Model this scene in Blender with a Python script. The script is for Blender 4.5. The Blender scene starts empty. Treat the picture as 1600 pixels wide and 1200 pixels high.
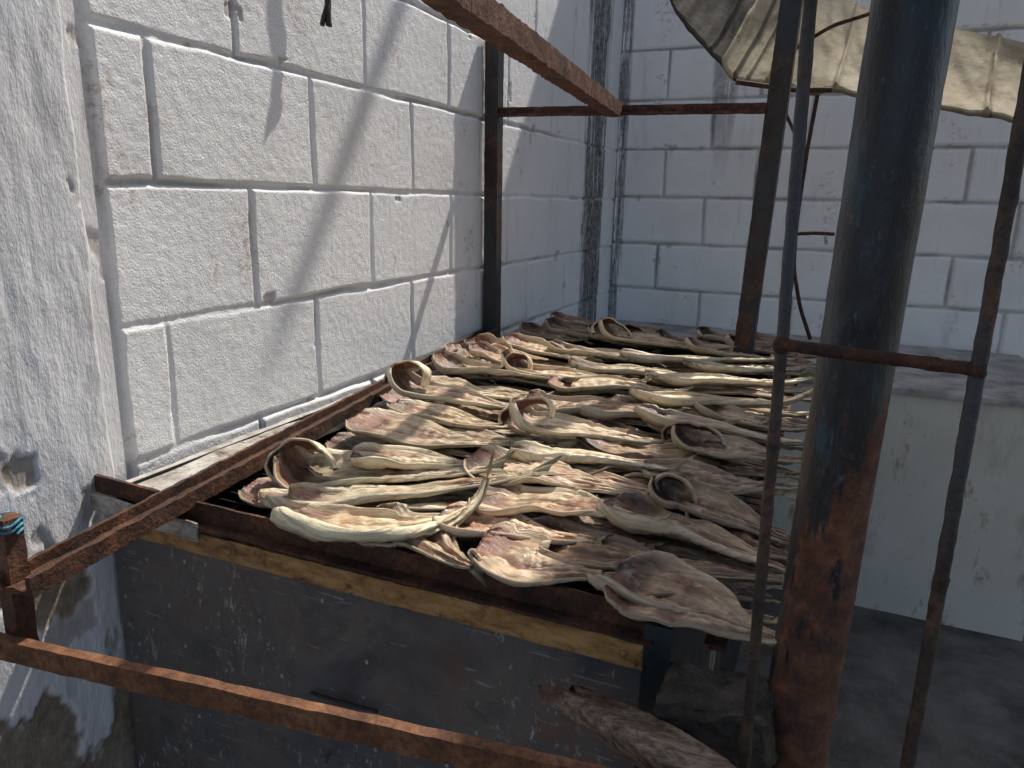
import bpy, math, numpy as np
from mathutils import Vector, Matrix
rng=np.random.default_rng(7)
TB=rng.random((64,64,64))
def vn(p):
    p=np.asarray(p,float); i=np.floor(p).astype(int); f=p-i; f=f*f*(3-2*f)
    x0,y0,z0=(i[...,0]&63),(i[...,1]&63),(i[...,2]&63); x1,y1,z1=(x0+1)&63,(y0+1)&63,(z0+1)&63
    fx,fy,fz=f[...,0],f[...,1],f[...,2]
    a=TB[x0,y0,z0]*(1-fx)+TB[x1,y0,z0]*fx; b=TB[x0,y1,z0]*(1-fx)+TB[x1,y1,z0]*fx
    c=TB[x0,y0,z1]*(1-fx)+TB[x1,y0,z1]*fx; d=TB[x0,y1,z1]*(1-fx)+TB[x1,y1,z1]*fx
    return (a*(1-fy)+b*fy)*(1-fz)+(c*(1-fy)+d*fy)*fz
def fbm(p,o=3):
    p=np.asarray(p,float); s=0; w=.5; t=0
    for k in range(o):
        s=s+w*vn(p*(2**k)+k*17.3); t+=w; w*=.5
    return s/t
def sst(a,b,x):
    t=np.clip((x-a)/(b-a),0,1); return t*t*(3-2*t)
COL=bpy.context.scene.collection
ORG={}
# ---------- camera frame ----------
F_=1145.0
Yw=Vector((520,275,-F_)).normalized()
Zw=Vector((100,4580,F_)).normalized(); Zw=(Zw-Yw*Zw.dot(Yw)).normalized()
Xw=Yw.cross(Zw)
CAM=Vector((1.0,0,0))
def ray(u,v):
    c=Vector((u-800,600-v,-F_)); return Vector((c.dot(Xw),c.dot(Yw),c.dot(Zw)))
def Pz(u,v,z):
    r=ray(u,v); return CAM+r*(z/r.z)
def Py(u,v,y):
    r=ray(u,v); return CAM+r*(y/r.y)
# ---------- object helpers ----------
def tag(o,label=None,cat=None,group=None,kind=None):
    if label: o['label']=label
    if cat: o['category']=cat
    if group: o['group']=group
    if kind: o['kind']=kind
    return o
def thing(name,label,cat,loc,group=None):
    o=bpy.data.objects.new(name,None); COL.objects.link(o); o.location=loc; o.empty_display_size=.05
    ORG[o]=np.array(loc,float); return tag(o,label,cat,group)
def mk(name,V,F,mat,parent=None,smooth=True,col=None,uv=None,sharp=None,label=None):
    V=np.asarray(V,float).reshape(-1,3)
    if parent is not None: org=ORG[parent]
    else: org=np.array([V[:,0].mean(),V[:,1].mean(),V[:,2].min()])
    me=bpy.data.meshes.new(name)
    F=F.tolist() if isinstance(F,np.ndarray) else F
    me.from_pydata((V-org).tolist(),[],F)
    o=bpy.data.objects.new(name,me); COL.objects.link(o)
    if parent is not None: o.parent=parent
    else: o.location=org
    ORG[o]=org
    me.materials.append(mat)
    if smooth:
        me.polygons.foreach_set('use_smooth',[True]*len(me.polygons))
        if sharp: me.set_sharp_from_angle(angle=math.radians(sharp))
    if col is not None:
        at=me.color_attributes.new('Col','FLOAT_COLOR','POINT')
        c=np.ones((len(V),4)); c[:,:3]=np.asarray(col).reshape(-1,3); at.data.foreach_set('color',c.ravel())
    if uv is not None:
        ul=me.uv_layers.new(name='UVMap'); li=np.zeros(len(me.loops),int); me.loops.foreach_get('vertex_index',li)
        ul.data.foreach_set('uv',np.asarray(uv).reshape(-1,2)[li].ravel())
    if label: o['label']=label
    return o
def gridF(nu,nv,wrap=False,off=0):
    i=np.arange(nu-1)[:,None]; j=np.arange(nv if wrap else nv-1)[None,:]; j2=(j+1)%nv
    a=i*nv+j; b=i*nv+j2; c=(i+1)*nv+j2; d=(i+1)*nv+j
    return (np.stack([a,b,c,d],-1).reshape(-1,4)+off)
def join(parts):
    V=[];F=[];n=0
    for v,f in parts:
        V.append(np.asarray(v,float).reshape(-1,3)); F+= [[k+n for k in q] for q in (f.tolist() if isinstance(f,np.ndarray) else f)]; n+=len(V[-1])
    return np.concatenate(V),F
def p_rect(w,h,s=.006):
    pts=[(-w/2,-h/2),(w/2,-h/2),(w/2,h/2),(-w/2,h/2)]; return subd(pts,s)
def subd(pts,s):
    o=[]
    for a,b in zip(pts,pts[1:]+pts[:1]):
        L=math.dist(a,b); n=max(1,int(L/s))
        for k in range(n): o.append((a[0]+(b[0]-a[0])*k/n,a[1]+(b[1]-a[1])*k/n))
    return np.array(o)
def p_circ(r,n=20): return np.array([(r*math.cos(2*math.pi*k/n),r*math.sin(2*math.pi*k/n)) for k in range(n)])
def p_L(w,h,t,s=.006): return subd([(0,0),(w,0),(w,t),(t,t),(t,h),(0,h)],s)
def sweep(path,prof,up=(0,0,1),seg=.012,amp=0,nsc=60,rs=None):
    path=np.array([tuple(p) for p in path],float)
    d=np.r_[0,np.cumsum(np.linalg.norm(np.diff(path,axis=0),axis=1))]
    n=max(2,int(d[-1]/seg)+1)
    if len(path)>2: n=max(n,len(path)*4)
    t=np.linspace(0,d[-1],n)
    Pp=np.stack([np.interp(t,d,path[:,k]) for k in range(3)],-1)
    if len(path)>2:
        for _ in range(3): Pp[1:-1]=(Pp[:-2]+2*Pp[1:-1]+Pp[2:])/4
    T=np.gradient(Pp,axis=0); T/=np.linalg.norm(T,axis=1)[:,None]
    up=np.array(up,float); S=np.cross(T,up); S/=np.linalg.norm(S,axis=1)[:,None]; U=np.cross(S,T)
    sc=np.ones(n) if rs is None else np.interp(np.linspace(0,1,n),np.linspace(0,1,len(rs)),rs)
    V=Pp[:,None,:]+sc[:,None,None]*(S[:,None,:]*prof[None,:,0:1]+U[:,None,:]*prof[None,:,1:2])
    m=len(prof); V=V.reshape(-1,3)
    if amp:
        o=np.stack([fbm(V*nsc+k*9.1,3)-.5 for k in range(3)],-1); V=V+o*2*amp
    F=gridF(n,m,True).tolist(); F.append(list(range(m))[::-1]); F.append([ (n-1)*m+k for k in range(m)])
    return V,F
def bar(name,path,prof,mat,parent=None,up=(0,0,1),seg=.012,amp=0,nsc=60,sharp=45,rs=None,label=None):
    V,F=sweep(path,prof,up,seg,amp,nsc,rs); return mk(name,V,F,mat,parent,True,sharp=sharp,label=label)
def boxVF(a,b):
    x0,y0,z0=a;x1,y1,z1=b
    V=[(x0,y0,z0),(x1,y0,z0),(x1,y1,z0),(x0,y1,z0),(x0,y0,z1),(x1,y0,z1),(x1,y1,z1),(x0,y1,z1)]
    return V,[[0,3,2,1],[4,5,6,7],[0,1,5,4],[1,2,6,5],[2,3,7,6],[3,0,4,7]]
# ---------- material helper ----------
class Mt:
    def __init__(s,name,rough=.8,metal=0,spec=.4):
        s.m=bpy.data.materials.new(name); s.m.use_nodes=True; s.t=s.m.node_tree; s.b=s.t.nodes['Principled BSDF']
        s.b.inputs['Roughness'].default_value=rough; s.b.inputs['Metallic'].default_value=metal; s.b.inputs['Specular IOR Level'].default_value=spec
        s.pos=s.n('ShaderNodeNewGeometry').outputs['Position']
    def n(s,t): return s.t.nodes.new(t)
    def l(s,a,b):
        if hasattr(a,'node'): s.t.links.new(a,b)
        elif isinstance(a,(tuple,list)) and len(a)==3 and b.type=='RGBA': b.default_value=(*a,1)
        elif b.type=='RGBA' and isinstance(a,(int,float)): b.default_value=(a,a,a,1)
        else: b.default_value=a
    def map(s,sc,vec=None,loc=(0,0,0),rot=(0,0,0)):
        k=s.n('ShaderNodeMapping'); s.l(vec or s.pos,k.inputs[0]); k.inputs['Scale'].default_value=sc; k.inputs['Location'].default_value=loc; k.inputs['Rotation'].default_value=rot; return k.outputs[0]
    def noise(s,sc,det=5,ro=.55,vec=None,dist=0):
        k=s.n('ShaderNodeTexNoise'); s.l(vec or s.pos,k.inputs['Vector']); k.inputs['Scale'].default_value=sc; k.inputs['Detail'].default_value=det; k.inputs['Roughness'].default_value=ro; k.inputs['Distortion'].default_value=dist; return k.outputs['Fac']
    def vor(s,sc,vec=None,f='F1'):
        k=s.n('ShaderNodeTexVoronoi'); s.l(vec or s.pos,k.inputs['Vector']); k.inputs['Scale'].default_value=sc; k.feature=f; return k.outputs['Distance']
    def ramp(s,f,st):
        k=s.n('ShaderNodeValToRGB'); s.l(f,k.inputs[0]); e=k.color_ramp.elements
        while len(e)<len(st): e.new(.5)
        for q,(p,c) in zip(e,st):
            q.position=p; q.color=(c,c,c,1) if isinstance(c,(int,float)) else (*c,1)
        return k.outputs[0]
    def mix(s,f,a,b,bl='MIX'):
        k=s.n('ShaderNodeMix'); k.data_type='RGBA'; k.blend_type=bl; s.l(f,k.inputs[0]); s.l(a,k.inputs[6]); s.l(b,k.inputs[7]); return k.outputs[2]
    def mth(s,op,a,b=0.):
        k=s.n('ShaderNodeMath'); k.operation=op; s.l(a,k.inputs[0]); s.l(b,k.inputs[1]); return k.outputs[0]
    def sep(s,v):
        k=s.n('ShaderNodeSeparateXYZ'); s.l(v,k.inputs[0]); return k.outputs
    def rng(s,v,a,b,c=0.,d=1.):
        k=s.n('ShaderNodeMapRange'); s.l(v,k.inputs[0])
        for i,x in enumerate((a,b,c,d)): k.inputs[i+1].default_value=x
        return k.outputs[0]
    def attr(s,n='Col'):
        k=s.n('ShaderNodeAttribute'); k.attribute_name=n; return k.outputs['Color']
    def bump(s,h,st,d,nm=None):
        k=s.n('ShaderNodeBump'); s.l(h,k.inputs['Height']); k.inputs['Strength'].default_value=st; k.inputs['Distance'].default_value=d
        if nm: s.l(nm,k.inputs['Normal'])
        return k.outputs[0]
    def fin(s,col,nm=None,rough=None,metal=None):
        s.l(col,s.b.inputs['Base Color'])
        if nm: s.l(nm,s.b.inputs['Normal'])
        if rough is not None: s.l(rough,s.b.inputs['Roughness'])
        if metal is not None: s.l(metal,s.b.inputs['Metallic'])
        return s.m
def mat_wall(name,bumps=(240,.8,.0025),stain=None,base=(.82,.82,.82),jmin=.05,jk=.5):
    m=Mt(name,.55,0,.4)
    A=m.sep(m.attr())
    g1=m.noise(3.5,6,.6); g2=m.noise(26,5,.65)
    c=m.mix(m.ramp(g1,[(.45,0),(.75,.40)]),base,(.66,.65,.62))
    c=m.mix(m.ramp(g2,[(.64,0),(.78,.35)]),c,(.50,.47,.43))
    sp=m.mth('MULTIPLY',m.ramp(m.noise(7,3,.5,m.map((1,1,.6),loc=(3,1,7))),[(.61,0),(.66,1)]),m.ramp(m.noise(60,4,.7),[(.5,0),(.6,1)]))
    c=m.mix(m.mth('MULTIPLY',sp,.5),c,(.36,.22,.11))
    c=m.mix(m.ramp(m.noise(1,6,.7,m.map((14,14,2.2),loc=(7,3,1))),[(.58,0),(.72,.30)]),c,(.30,.31,.30))
    if stain:
        for (ax,lo,hi,zc,st_) in stain:
            P=m.sep(m.pos); a=P[ax]
            mid=(lo+hi)/2; w=(hi-lo)/2
            k=m.mth('SUBTRACT',1.,m.mth('DIVIDE',m.mth('ABSOLUTE',m.mth('SUBTRACT',a,mid)),w)); k=m.mth('MAXIMUM',k,0.)
            ns=m.noise(1,6,.75,m.map((30,30,1.6)))
            ns2=m.noise(40,5,.7)
            f=m.mth('MULTIPLY',m.rng(m.mth('MULTIPLY',k,m.mth('ADD',m.mth('MULTIPLY',m.mth('SUBTRACT',ns,.5),8.),1.4)),.35,.8),m.rng(ns2,.3,.6,.55,1.))
            if zc is not None: f=m.mth('MULTIPLY',f,m.rng(P[2],zc[0],zc[1]))
            c=m.mix(m.mth('MULTIPLY',f,st_),c,(.025,.03,.03))
    cr=m.mth('MULTIPLY',A[0],m.ramp(m.noise(5.5,4,.6,m.map((1,1,1),loc=(9,2,4))),[(.44,jmin),(.58,1)]))
    c=m.mix(m.mth('MULTIPLY',cr,jk),c,(.10,.095,.09))
    chipc=m.ramp(m.noise(30,5,.7),[(.3,(.20,.17,.14)),(.7,(.42,.37,.31))])
    c=m.mix(A[1],c,chipc)
    sc,st,d=bumps
    pits=m.ramp(m.vor(sc*.55),[(.12,0),(.30,1)])
    h=m.mth('ADD',m.mth('ADD',m.noise(sc,4,.7),m.mth('MULTIPLY',m.noise(sc*.35,3,.5),.3)),m.mth('MULTIPLY',pits,.25))
    return m.fin(c,m.bump(h,st,d))
M_left=mat_wall('painted_block',stain=[(1,2.92,3.34,None,.98)])
M_back=mat_wall('painted_block_back',(130,.4,.002),stain=[(0,.38,.54,(.10,.45),.6),(0,-.07,.07,None,.85)],base=(.90,.90,.89),jmin=.6,jk=.72)
def mat_col():
    m=Mt('brushed_white_plaster',.45,0,.45); A=m.sep(m.attr())
    st=m.noise(1,6,.7,m.map((48,48,10)))
    c=m.mix(m.ramp(m.noise(4,6,.65),[(.42,0),(.72,.6)]),(.76,.76,.77),(.54,.53,.52))
    c=m.mix(m.ramp(m.noise(1,6,.7,m.map((26,26,5),loc=(5,5,5))),[(.54,0),(.66,.55)]),c,(.38,.37,.36))
    c=m.mix(A[1],c,m.ramp(m.noise(35,5,.7),[(.3,(.17,.13,.095)),(.7,(.42,.34,.26))]))
    h=m.mth('ADD',m.mth('MULTIPLY',st,.8),m.mth('MULTIPLY',m.noise(1,4,.65,m.map((170,170,80))),.5))
    return m.fin(c,m.bump(h,.9,.0036))
M_col=mat_col()
def mat_rust(name,dark=(.04,.02,.014),mid=(.12,.05,.028),hi=(.26,.11,.05),paint=(.02,.024,.028),pa=(.55,.62),bs=.004,rough=.75):
    m=Mt(name,rough,0,.35)
    a=m.noise(22,6,.7); b=m.noise(140,4,.7)
    c=m.ramp(a,[(.3,dark),(.5,mid),(.72,hi)])
    c=m.mix(m.ramp(b,[(.35,.8),(.55,0)]),c,dark)
    pf=m.ramp(m.noise(9,6,.72,m.map((1,1,.35),loc=(2,8,3))),[(pa[0],0),(pa[1],1)])
    c=m.mix(pf,c,paint)
    h=m.mth('ADD',a,m.mth('MULTIPLY',b,.7))
    return m.fin(c,m.bump(h,.9,bs),m.rng(pf,0,1,rough,.38))
M_rust=mat_rust('heavy_rust',hi=(.23,.10,.05),pa=(.60,.70),paint=(.03,.02,.018))
M_rustd=mat_rust('dark_flaky_rust',dark=(.02,.012,.01),mid=(.075,.032,.018),hi=(.19,.075,.035),pa=(.62,.7))
M_ruso=mat_rust('orange_rust',dark=(.06,.027,.016),mid=(.17,.072,.032),hi=(.30,.16,.075),pa=(.66,.76),paint=(.04,.025,.02),bs=.002)
M_post=mat_rust('dark_painted_rusty_steel',dark=(.018,.012,.010),mid=(.05,.028,.02),hi=(.14,.07,.04),paint=(.028,.034,.038),pa=(.42,.54),bs=.0025,rough=.6)
M_gate=mat_rust('grey_rusty_rod',dark=(.02,.015,.013),mid=(.06,.04,.03),hi=(.16,.08,.045),paint=(.05,.056,.064),pa=(.46,.56),bs=.003,rough=.6)
def mat_pipe():
    m=Mt('blue_black_pipe_paint',.4,0,.5); P=m.sep(m.pos)
    base=m.ramp(m.noise(1,6,.75,m.map((40,40,9))),[(.3,(.004,.006,.009)),(.5,(.007,.011,.016)),(.66,(.016,.025,.034)),(.78,(.05,.065,.08))])
    teal=m.ramp(m.noise(1,5,.7,m.map((16,16,6),loc=(4,0,0))),[(.54,0),(.64,.85)])
    c=m.mix(teal,base,(.008,.062,.082))
    sp=m.ramp(m.noise(1,5,.8,m.map((170,170,50))),[(.58,0),(.68,.6)])
    c=m.mix(sp,c,(.13,.14,.16))
    zz=m.rng(P[2],.14,-.50,-.30,.17)
    xx=m.rng(P[0],.985,1.05,-.08,.14)
    rn=m.noise(1,7,.75,m.map((17,17,4.5),loc=(1.3,6,2)))
    fa=m.mth('ADD',m.mth('ADD',rn,zz),xx)
    rf=m.ramp(fa,[(.55,0),(.60,.92)])
    ru=m.ramp(m.noise(45,6,.7),[(.3,(.04,.018,.012)),(.5,(.13,.048,.024)),(.75,(.30,.13,.06))])
    ru=m.mix(m.ramp(m.noise(12,6,.75,m.map((1,1,.5),loc=(5,5,5))),[(.52,0),(.64,.7)]),ru,(.022,.018,.018))
    c=m.mix(rf,c,ru)
    h=m.mth('ADD',m.mth('MULTIPLY',m.noise(1,4,.7,m.map((110,110,40))),.6),m.mth('MULTIPLY',rf,m.noise(80,4,.7)))
    return m.fin(c,m.bump(h,.8,.003),m.mix(rf,m.ramp(sp,[(0,.32),(.6,.6)]),.85))
M_pipe=mat_pipe()
def mat_panel():
    m=Mt('dark_painted_sheet',.42,0,.5)
    c=m.ramp(m.noise(5,7,.7,None,.8),[(.3,(.05,.048,.054)),(.45,(.092,.088,.092)),(.55,(.13,.11,.098)),(.62,(.08,.074,.076)),(.75,(.13,.135,.145))])
    c=m.mix(m.ramp(m.noise(9,6,.78,m.map((1,1,1),loc=(4,4,4))),[(.54,0),(.64,.6)]),c,(.13,.07,.045))
    vv=m.vor(55,m.map((1,1,.7))); s1=m.ramp(vv,[(.10,1),(.17,0)]); s1=m.mth('MULTIPLY',s1,m.ramp(m.noise(14,4,.7),[(.53,0),(.57,1)]))
    s2=m.ramp(m.noise(1,6,.8,m.map((80,80,32))),[(.58,0),(.62,1)])
    s2=m.mth('MULTIPLY',s2,m.ramp(m.noise(6,4,.6,m.map((1,1,1),loc=(3,9,3))),[(.44,0),(.56,1)]))
    s3=m.ramp(m.noise(1,3,.6,m.map((14,14,190),loc=(2,2,2),rot=(0,.5,0))),[(.67,0),(.70,.6)])
    s4=m.ramp(m.noise(1,3,.6,m.map((9,9,150),loc=(7,2,2),rot=(0,-.7,0))),[(.67,0),(.70,.6)])
    k=m.mth('ADD',m.mth('ADD',s1,s2),m.mth('ADD',s3,s4))
    c=m.mix(m.mth('MULTIPLY',m.mth('MINIMUM',k,1.),.75),c,(.42,.44,.42))
    return m.fin(c,m.bump(m.mth('ADD',m.noise(6,3,.5),m.mth('MULTIPLY',s2,.2)),.5,.006),m.rng(m.noise(15,4,.6),.3,.7,.3,.6))
M_panel=mat_panel()
def mat_strip(name,a,b,metal=.1,loc=(0,0,0)):
    m=Mt(name,.55,metal,.5)
    c=m.ramp(m.noise(1,6,.75,m.map((16,16,50),loc=loc)),[(.32,(.10,.05,.022)),(.45,a),(.60,b),(.75,(.42,.36,.27))])
    c=m.mix(m.ramp(m.noise(40,5,.75,m.map((1,1,1),loc=loc)),[(.55,0),(.66,.85)]),c,(.07,.035,.02))
    return m.fin(c,m.bump(m.noise(60,4,.7),.5,.002),m.rng(m.noise(20,4,.6),.3,.7,.4,.75))
M_brass=mat_strip('worn_yellowed_trim',(.30,.15,.05),(.46,.27,.10))
M_galv=mat_strip('dirty_galvanised_sheet',(.34,.31,.27),(.55,.53,.49),.15,(3,3,3))
m=Mt('soot',.95); M_soot=m.fin(m.ramp(m.noise(20,4),[(.3,(.006,.006,.006)),(.7,(.022,.02,.018))]))
def mat_fish(name='dried_fish'):
    m=Mt(name,.38,0,.5); uvn=m.n('ShaderNodeUVMap'); uv=uvn.outputs[0]; base=m.attr()
    fib=m.noise(1,5,.65,m.map((14,200,1),uv),.2); fine=m.noise(240,4,.7); mid=m.noise(42,6,.72)
    c=m.mix(1.,base,m.ramp(fib,[(.32,(.60,.52,.45)),(.46,(.97,.94,.90)),(.62,(1.22,1.20,1.15))]),'MULTIPLY')
    c=m.mix(m.ramp(mid,[(.58,0),(.70,.45)]),c,(.24,.12,.075))
    c=m.mix(m.ramp(mid,[(.32,.4),(.45,0)]),c,(.80,.72,.54))
    c=m.mix(m.ramp(fine,[(.62,0),(.72,.3)]),c,(.18,.12,.08))
    h=m.mth('ADD',m.mth('ADD',m.mth('MULTIPLY',fib,1.0),m.mth('MULTIPLY',fine,.25)),m.mth('MULTIPLY',mid,.6))
    return m.fin(c,m.bump(h,.8,.0035),m.rng(mid,.3,.7,.26,.55))
M_fish=mat_fish()
def mat_conc(name,a,b,sc=8,bd=.004,stains=True):
    m=Mt(name,.85)
    c=m.ramp(m.noise(sc,7,.65),[(.3,a),(.7,b)])
    if stains: c=m.mix(m.ramp(m.noise(3,6,.7,m.map((1,1,.4),loc=(1,5,2))),[(.52,0),(.68,.7)]),c,tuple(x*.35 for x in a))
    return m.fin(c,m.bump(m.mth('ADD',m.noise(90,4,.7),m.noise(18,4,.6)),.6,bd))
M_floor=mat_conc('dark_wet_concrete',(.085,.077,.066),(.20,.18,.155),9,.010)
M_slab=mat_conc('grimy_slab',(.22,.20,.18),(.58,.56,.51),9)
def mat_counter():
    m=Mt('grimy_white_counter',.6)
    c=m.ramp(m.noise(2.5,6,.6),[(.3,(.66,.61,.50)),(.7,(.82,.77,.66))])
    c=m.mix(m.ramp(m.noise(1,6,.7,m.map((9,9,3),loc=(4,4,2))),[(.53,0),(.66,.5)]),c,(.40,.33,.23))
    c=m.mix(m.ramp(m.noise(9,5,.75,m.map((1,1,.4),loc=(8,1,1))),[(.58,0),(.66,.75)]),c,(.32,.16,.07))
    c=m.mix(m.ramp(m.noise(60,4,.7),[(.64,0),(.69,.6)]),c,(.16,.14,.11))
    return m.fin(c,m.bump(m.noise(20,3,.5),.25,.002))
M_count=mat_counter()
M_stump=mat_conc('grey_rough_block',(.022,.018,.015),(.17,.14,.105),38,.014)
def mat_wood():
    m=Mt('weathered_wood',.8)
    g=m.noise(1,6,.7,m.map((5,110,150),rot=(0,-.36,0)),.2)
    c=m.ramp(g,[(.3,(.035,.024,.017)),(.46,(.19,.135,.095)),(.64,(.44,.36,.28))])
    c=m.mix(m.ramp(m.noise(11,5,.7),[(.48,0),(.60,.75)]),c,(.13,.055,.032))
    return m.fin(c,m.bump(g,1.,.008))
M_wood=mat_wood()
def mat_tarp():
    m=Mt('dirty_canvas',.75,0,.25)
    c=m.ramp(m.noise(4,6,.65),[(.3,(.48,.39,.25)),(.5,(.62,.53,.37)),(.7,(.74,.67,.51))])
    c=m.mix(m.ramp(m.noise(8,7,.78,m.map((1,1,1),loc=(2,1,3))),[(.47,0),(.66,.8)]),c,(.18,.12,.065))
    c=m.mix(m.sep(m.attr())[0],c,(.045,.043,.042))
    m.fin(c,m.bump(m.noise(60,5,.6),.4,.003))
    tr=m.n('ShaderNodeBsdfTranslucent'); m.l(c,tr.inputs[0]); ms=m.n('ShaderNodeMixShader'); ms.inputs[0].default_value=.3
    m.t.links.new(m.b.outputs[0],ms.inputs[1]); m.t.links.new(tr.outputs[0],ms.inputs[2])
    m.t.links.new(ms.outputs[0],m.t.nodes['Material Output'].inputs[0]); return m.m
M_tarp=mat_tarp()
m=Mt('black_rubber',.6); M_blk=m.fin(m.ramp(m.noise(60,3),[(.3,(.012,.011,.010)),(.7,(.04,.036,.032))]))
m=Mt('blue_cord',.7); M_cord=m.fin(m.ramp(m.noise(200,3),[(.3,(.02,.14,.22)),(.7,(.08,.34,.45))]),m.bump(m.noise(300,2),.8,.002))
m=Mt('teal_dark_leg',.45); M_teal=m.fin(m.ramp(m.noise(14,6,.7),[(.35,(.012,.018,.02)),(.6,(.02,.04,.045)),(.72,(.09,.045,.03))]),m.bump(m.noise(60,4),.5,.002))
m=Mt('shade_sheet',.5,.3); M_shade=m.fin(m.ramp(m.noise(6,5),[(.3,(.2,.2,.2)),(.7,(.36,.34,.32))]))  # for the unseen sheet added to shade the right side
# ---------- setting ----------
FZ=-1.35
def hf(name,us,vs,place,hfun,mat,label,cat):
    U,V=np.meshgrid(us,vs,indexing='ij'); h,a=hfun(U,V); P=place(U,V,h)
    o=mk(name,P.reshape(-1,3),gridF(len(us),len(vs)),mat,col=a.reshape(-1,3)); return tag(o,label,cat)
gx=np.linspace(-1,1,90); gx=np.sign(gx)*np.abs(gx)**4*60
U,V=np.meshgrid(gx+1.4,gx+1.2,indexing='ij'); Z=FZ+(fbm(np.stack([U*6,V*6,U*0],-1))-.5)*.012*(np.hypot(U-1.4,V-1.2)<4)
g=mk('ground',np.stack([U,V,Z],-1).reshape(-1,3),gridF(90,90),M_floor); tag(g,'dark stained concrete ground in shade','ground',kind='structure')
def blocks(U,Z,off0,off1,sp,z0,rh,start=None,seed=0,wob=.003,jd=.0065,jw=.0068):
    S=seed*13.7
    w1=(fbm(np.stack([U*14,Z*14,U*0+S],-1),2)-.5)*wob*2; w2=(fbm(np.stack([U*14,Z*14,U*0+S+5],-1),2)-.5)*wob*2
    z=Z+w1-z0; k=np.floor(z/rh); f=z-k*rh; dz=np.minimum(f,rh-f)
    par=(k.astype(int)%2)==0; off=np.where(par,off0,off1); u=U+w2-off+((k*37)%7-3)*.003
    kk=np.floor(u/sp); fu=u-kk*sp; du=np.minimum(fu,sp-fu)
    if start is not None: du=np.where(U+w2<start+.05,np.maximum(0,U+w2-start),du)
    d=np.minimum(dz,du); wid=jw*(.5+1.0*fbm(np.stack([U*7,Z*7,U*0+S+9],-1)))
    pr=sst(wid*.35,wid*1.3,d)
    hb=(TB[(k.astype(int)*7+kk.astype(int)*13+seed)&63,(kk.astype(int)*5)&63,3]-.5)*.004
    fill=sst(.35,.65,fbm(np.stack([U*3.5,Z*3.5,U*0+S+20],-1)))
    h=-(1-pr)*jd*(.45+.75*fill)+hb*pr+(fbm(np.stack([U*7,Z*7,U*0+S],-1),3)-.5)*.003+(fbm(np.stack([U*90,Z*90,U*0+S],-1),2)-.5)*.0013
    cn=fbm(np.stack([U*16,Z*16,U*0+S+31],-1),4)
    chip=sst(.74,.76,cn)*(d<.02); h=h-chip*.003
    crev=(1-sst(wid*.3,wid*.9,d))*((.2+.8*fill) if seed==0 else 1.)
    return h,np.stack([crev,chip*.5,hb*0],-1)
def hl(U,Z):
    h,a=blocks(U,Z,.875-.385*8,1.07-.385*8,.385,.0152-.2185*12,.2185,start=.777)
    e=sst(.772,.784,U+(fbm(np.stack([U*0,Z*30,U*0],-1))-.5)*.01)
    h=h*e-(1-e)*.010+(1-e)*(fbm(np.stack([U*60,Z*20,U*0],-1))-.5)*.008
    a[...,0]*=e; cr=(1-np.abs(2*e-1))*sst(.52,.60,fbm(np.stack([U*0,Z*9,U*0+3],-1))); a[...,0]=np.maximum(a[...,0],cr*1.7)
    return h,a
LH=2.75
usl=np.r_[np.arange(.70,1.6,.0027),np.arange(1.6,2.2,.0036),np.arange(2.2,3.47,.0055)]
vsl=np.r_[np.arange(-1.355,-.62,.03),np.arange(-.62,.60,.0032),np.arange(.60,LH,.03)]
wl=hf('block_wall',usl,vsl,lambda U,V,h:np.stack([h,U,V],-1),hl,M_left,'long white-painted block wall on the left side, beside the drying rack','wall')
def hb_(U,Z): return blocks(U,Z,.03-.4*4,.225-.4*4,.4,.24-.21*12,.21,seed=3,wob=.0025,jd=.010,jw=.0100)
usb=np.r_[np.arange(-.01,1.9,.006),np.arange(1.9,3.6,.03)]
vsb=np.r_[np.arange(-1.355,-.62,.04),np.arange(-.62,.85,.0055),np.arange(.85,1.95,.04)]
wb=hf('block_wall',usb,vsb,lambda U,V,h:np.stack([U,3.45-h,V],-1),hb_,M_back,'shaded bluish-white block wall closing off the far end behind the counter','wall')
V,F=boxVF((-.20,.60,FZ-.02),(-.022,3.65,vsl[-1])); mk('wall_core',V,F,M_left,wl,False,col=np.zeros((8,3)))
V,F=boxVF((-.02,3.473,FZ-.02),(3.6,3.66,vsb[-1])); mk('wall_core',V,F,M_back,wb,False,col=np.zeros((8,3)))
def hc(U,Z):
    e=1-sst(.716,.732,U+(fbm(np.stack([U*0,Z*14,U*0+2],-1))-.5)*.012)
    st=(fbm(np.stack([U*30,Z*9,U*0+4],-1),4)-.5)*.005+(fbm(np.stack([U*80,Z*26,U*0+4],-1),3)-.5)*.002
    d1=np.hypot((U-.575),(Z+.36)*.6)+(fbm(np.stack([U*22,Z*22,U*0+1.7],-1),5)-.5)*.09
    c1=1-sst(.016,.022,d1)
    c2=sst(.55,.58,fbm(np.stack([U*11,Z*9,U*0+8],-1),5)+sst(-.60,-.80,Z)*.17-.06)*(Z<-.52)
    c3=sst(.66,.675,fbm(np.stack([U*13,Z*9,U*0+28],-1),5))*.5
    c=np.clip(c1*.8+c2+c3,0,1)
    h=-.002+.034*e+st*e-c*.005
    return h,np.stack([c*0,c,c*0],-1)
usc=np.r_[np.arange(-1.0,.2,.03),np.arange(.2,.765,.0032)]
cl=hf('plaster_column',usc,np.r_[np.arange(-1.355,-.9,.03),np.arange(-.9,.55,.005),np.arange(.55,LH,.04)],lambda U,V,h:np.stack([h,U,V],-1),hc,M_col,'rough white plastered column at the left edge with chipped base','column')
V,F=boxVF((-.2,-1.0,FZ-.02),(-.012,.595,LH)); mk('column_core',V,F,M_col,cl,False,col=np.zeros((8,3)))
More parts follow.
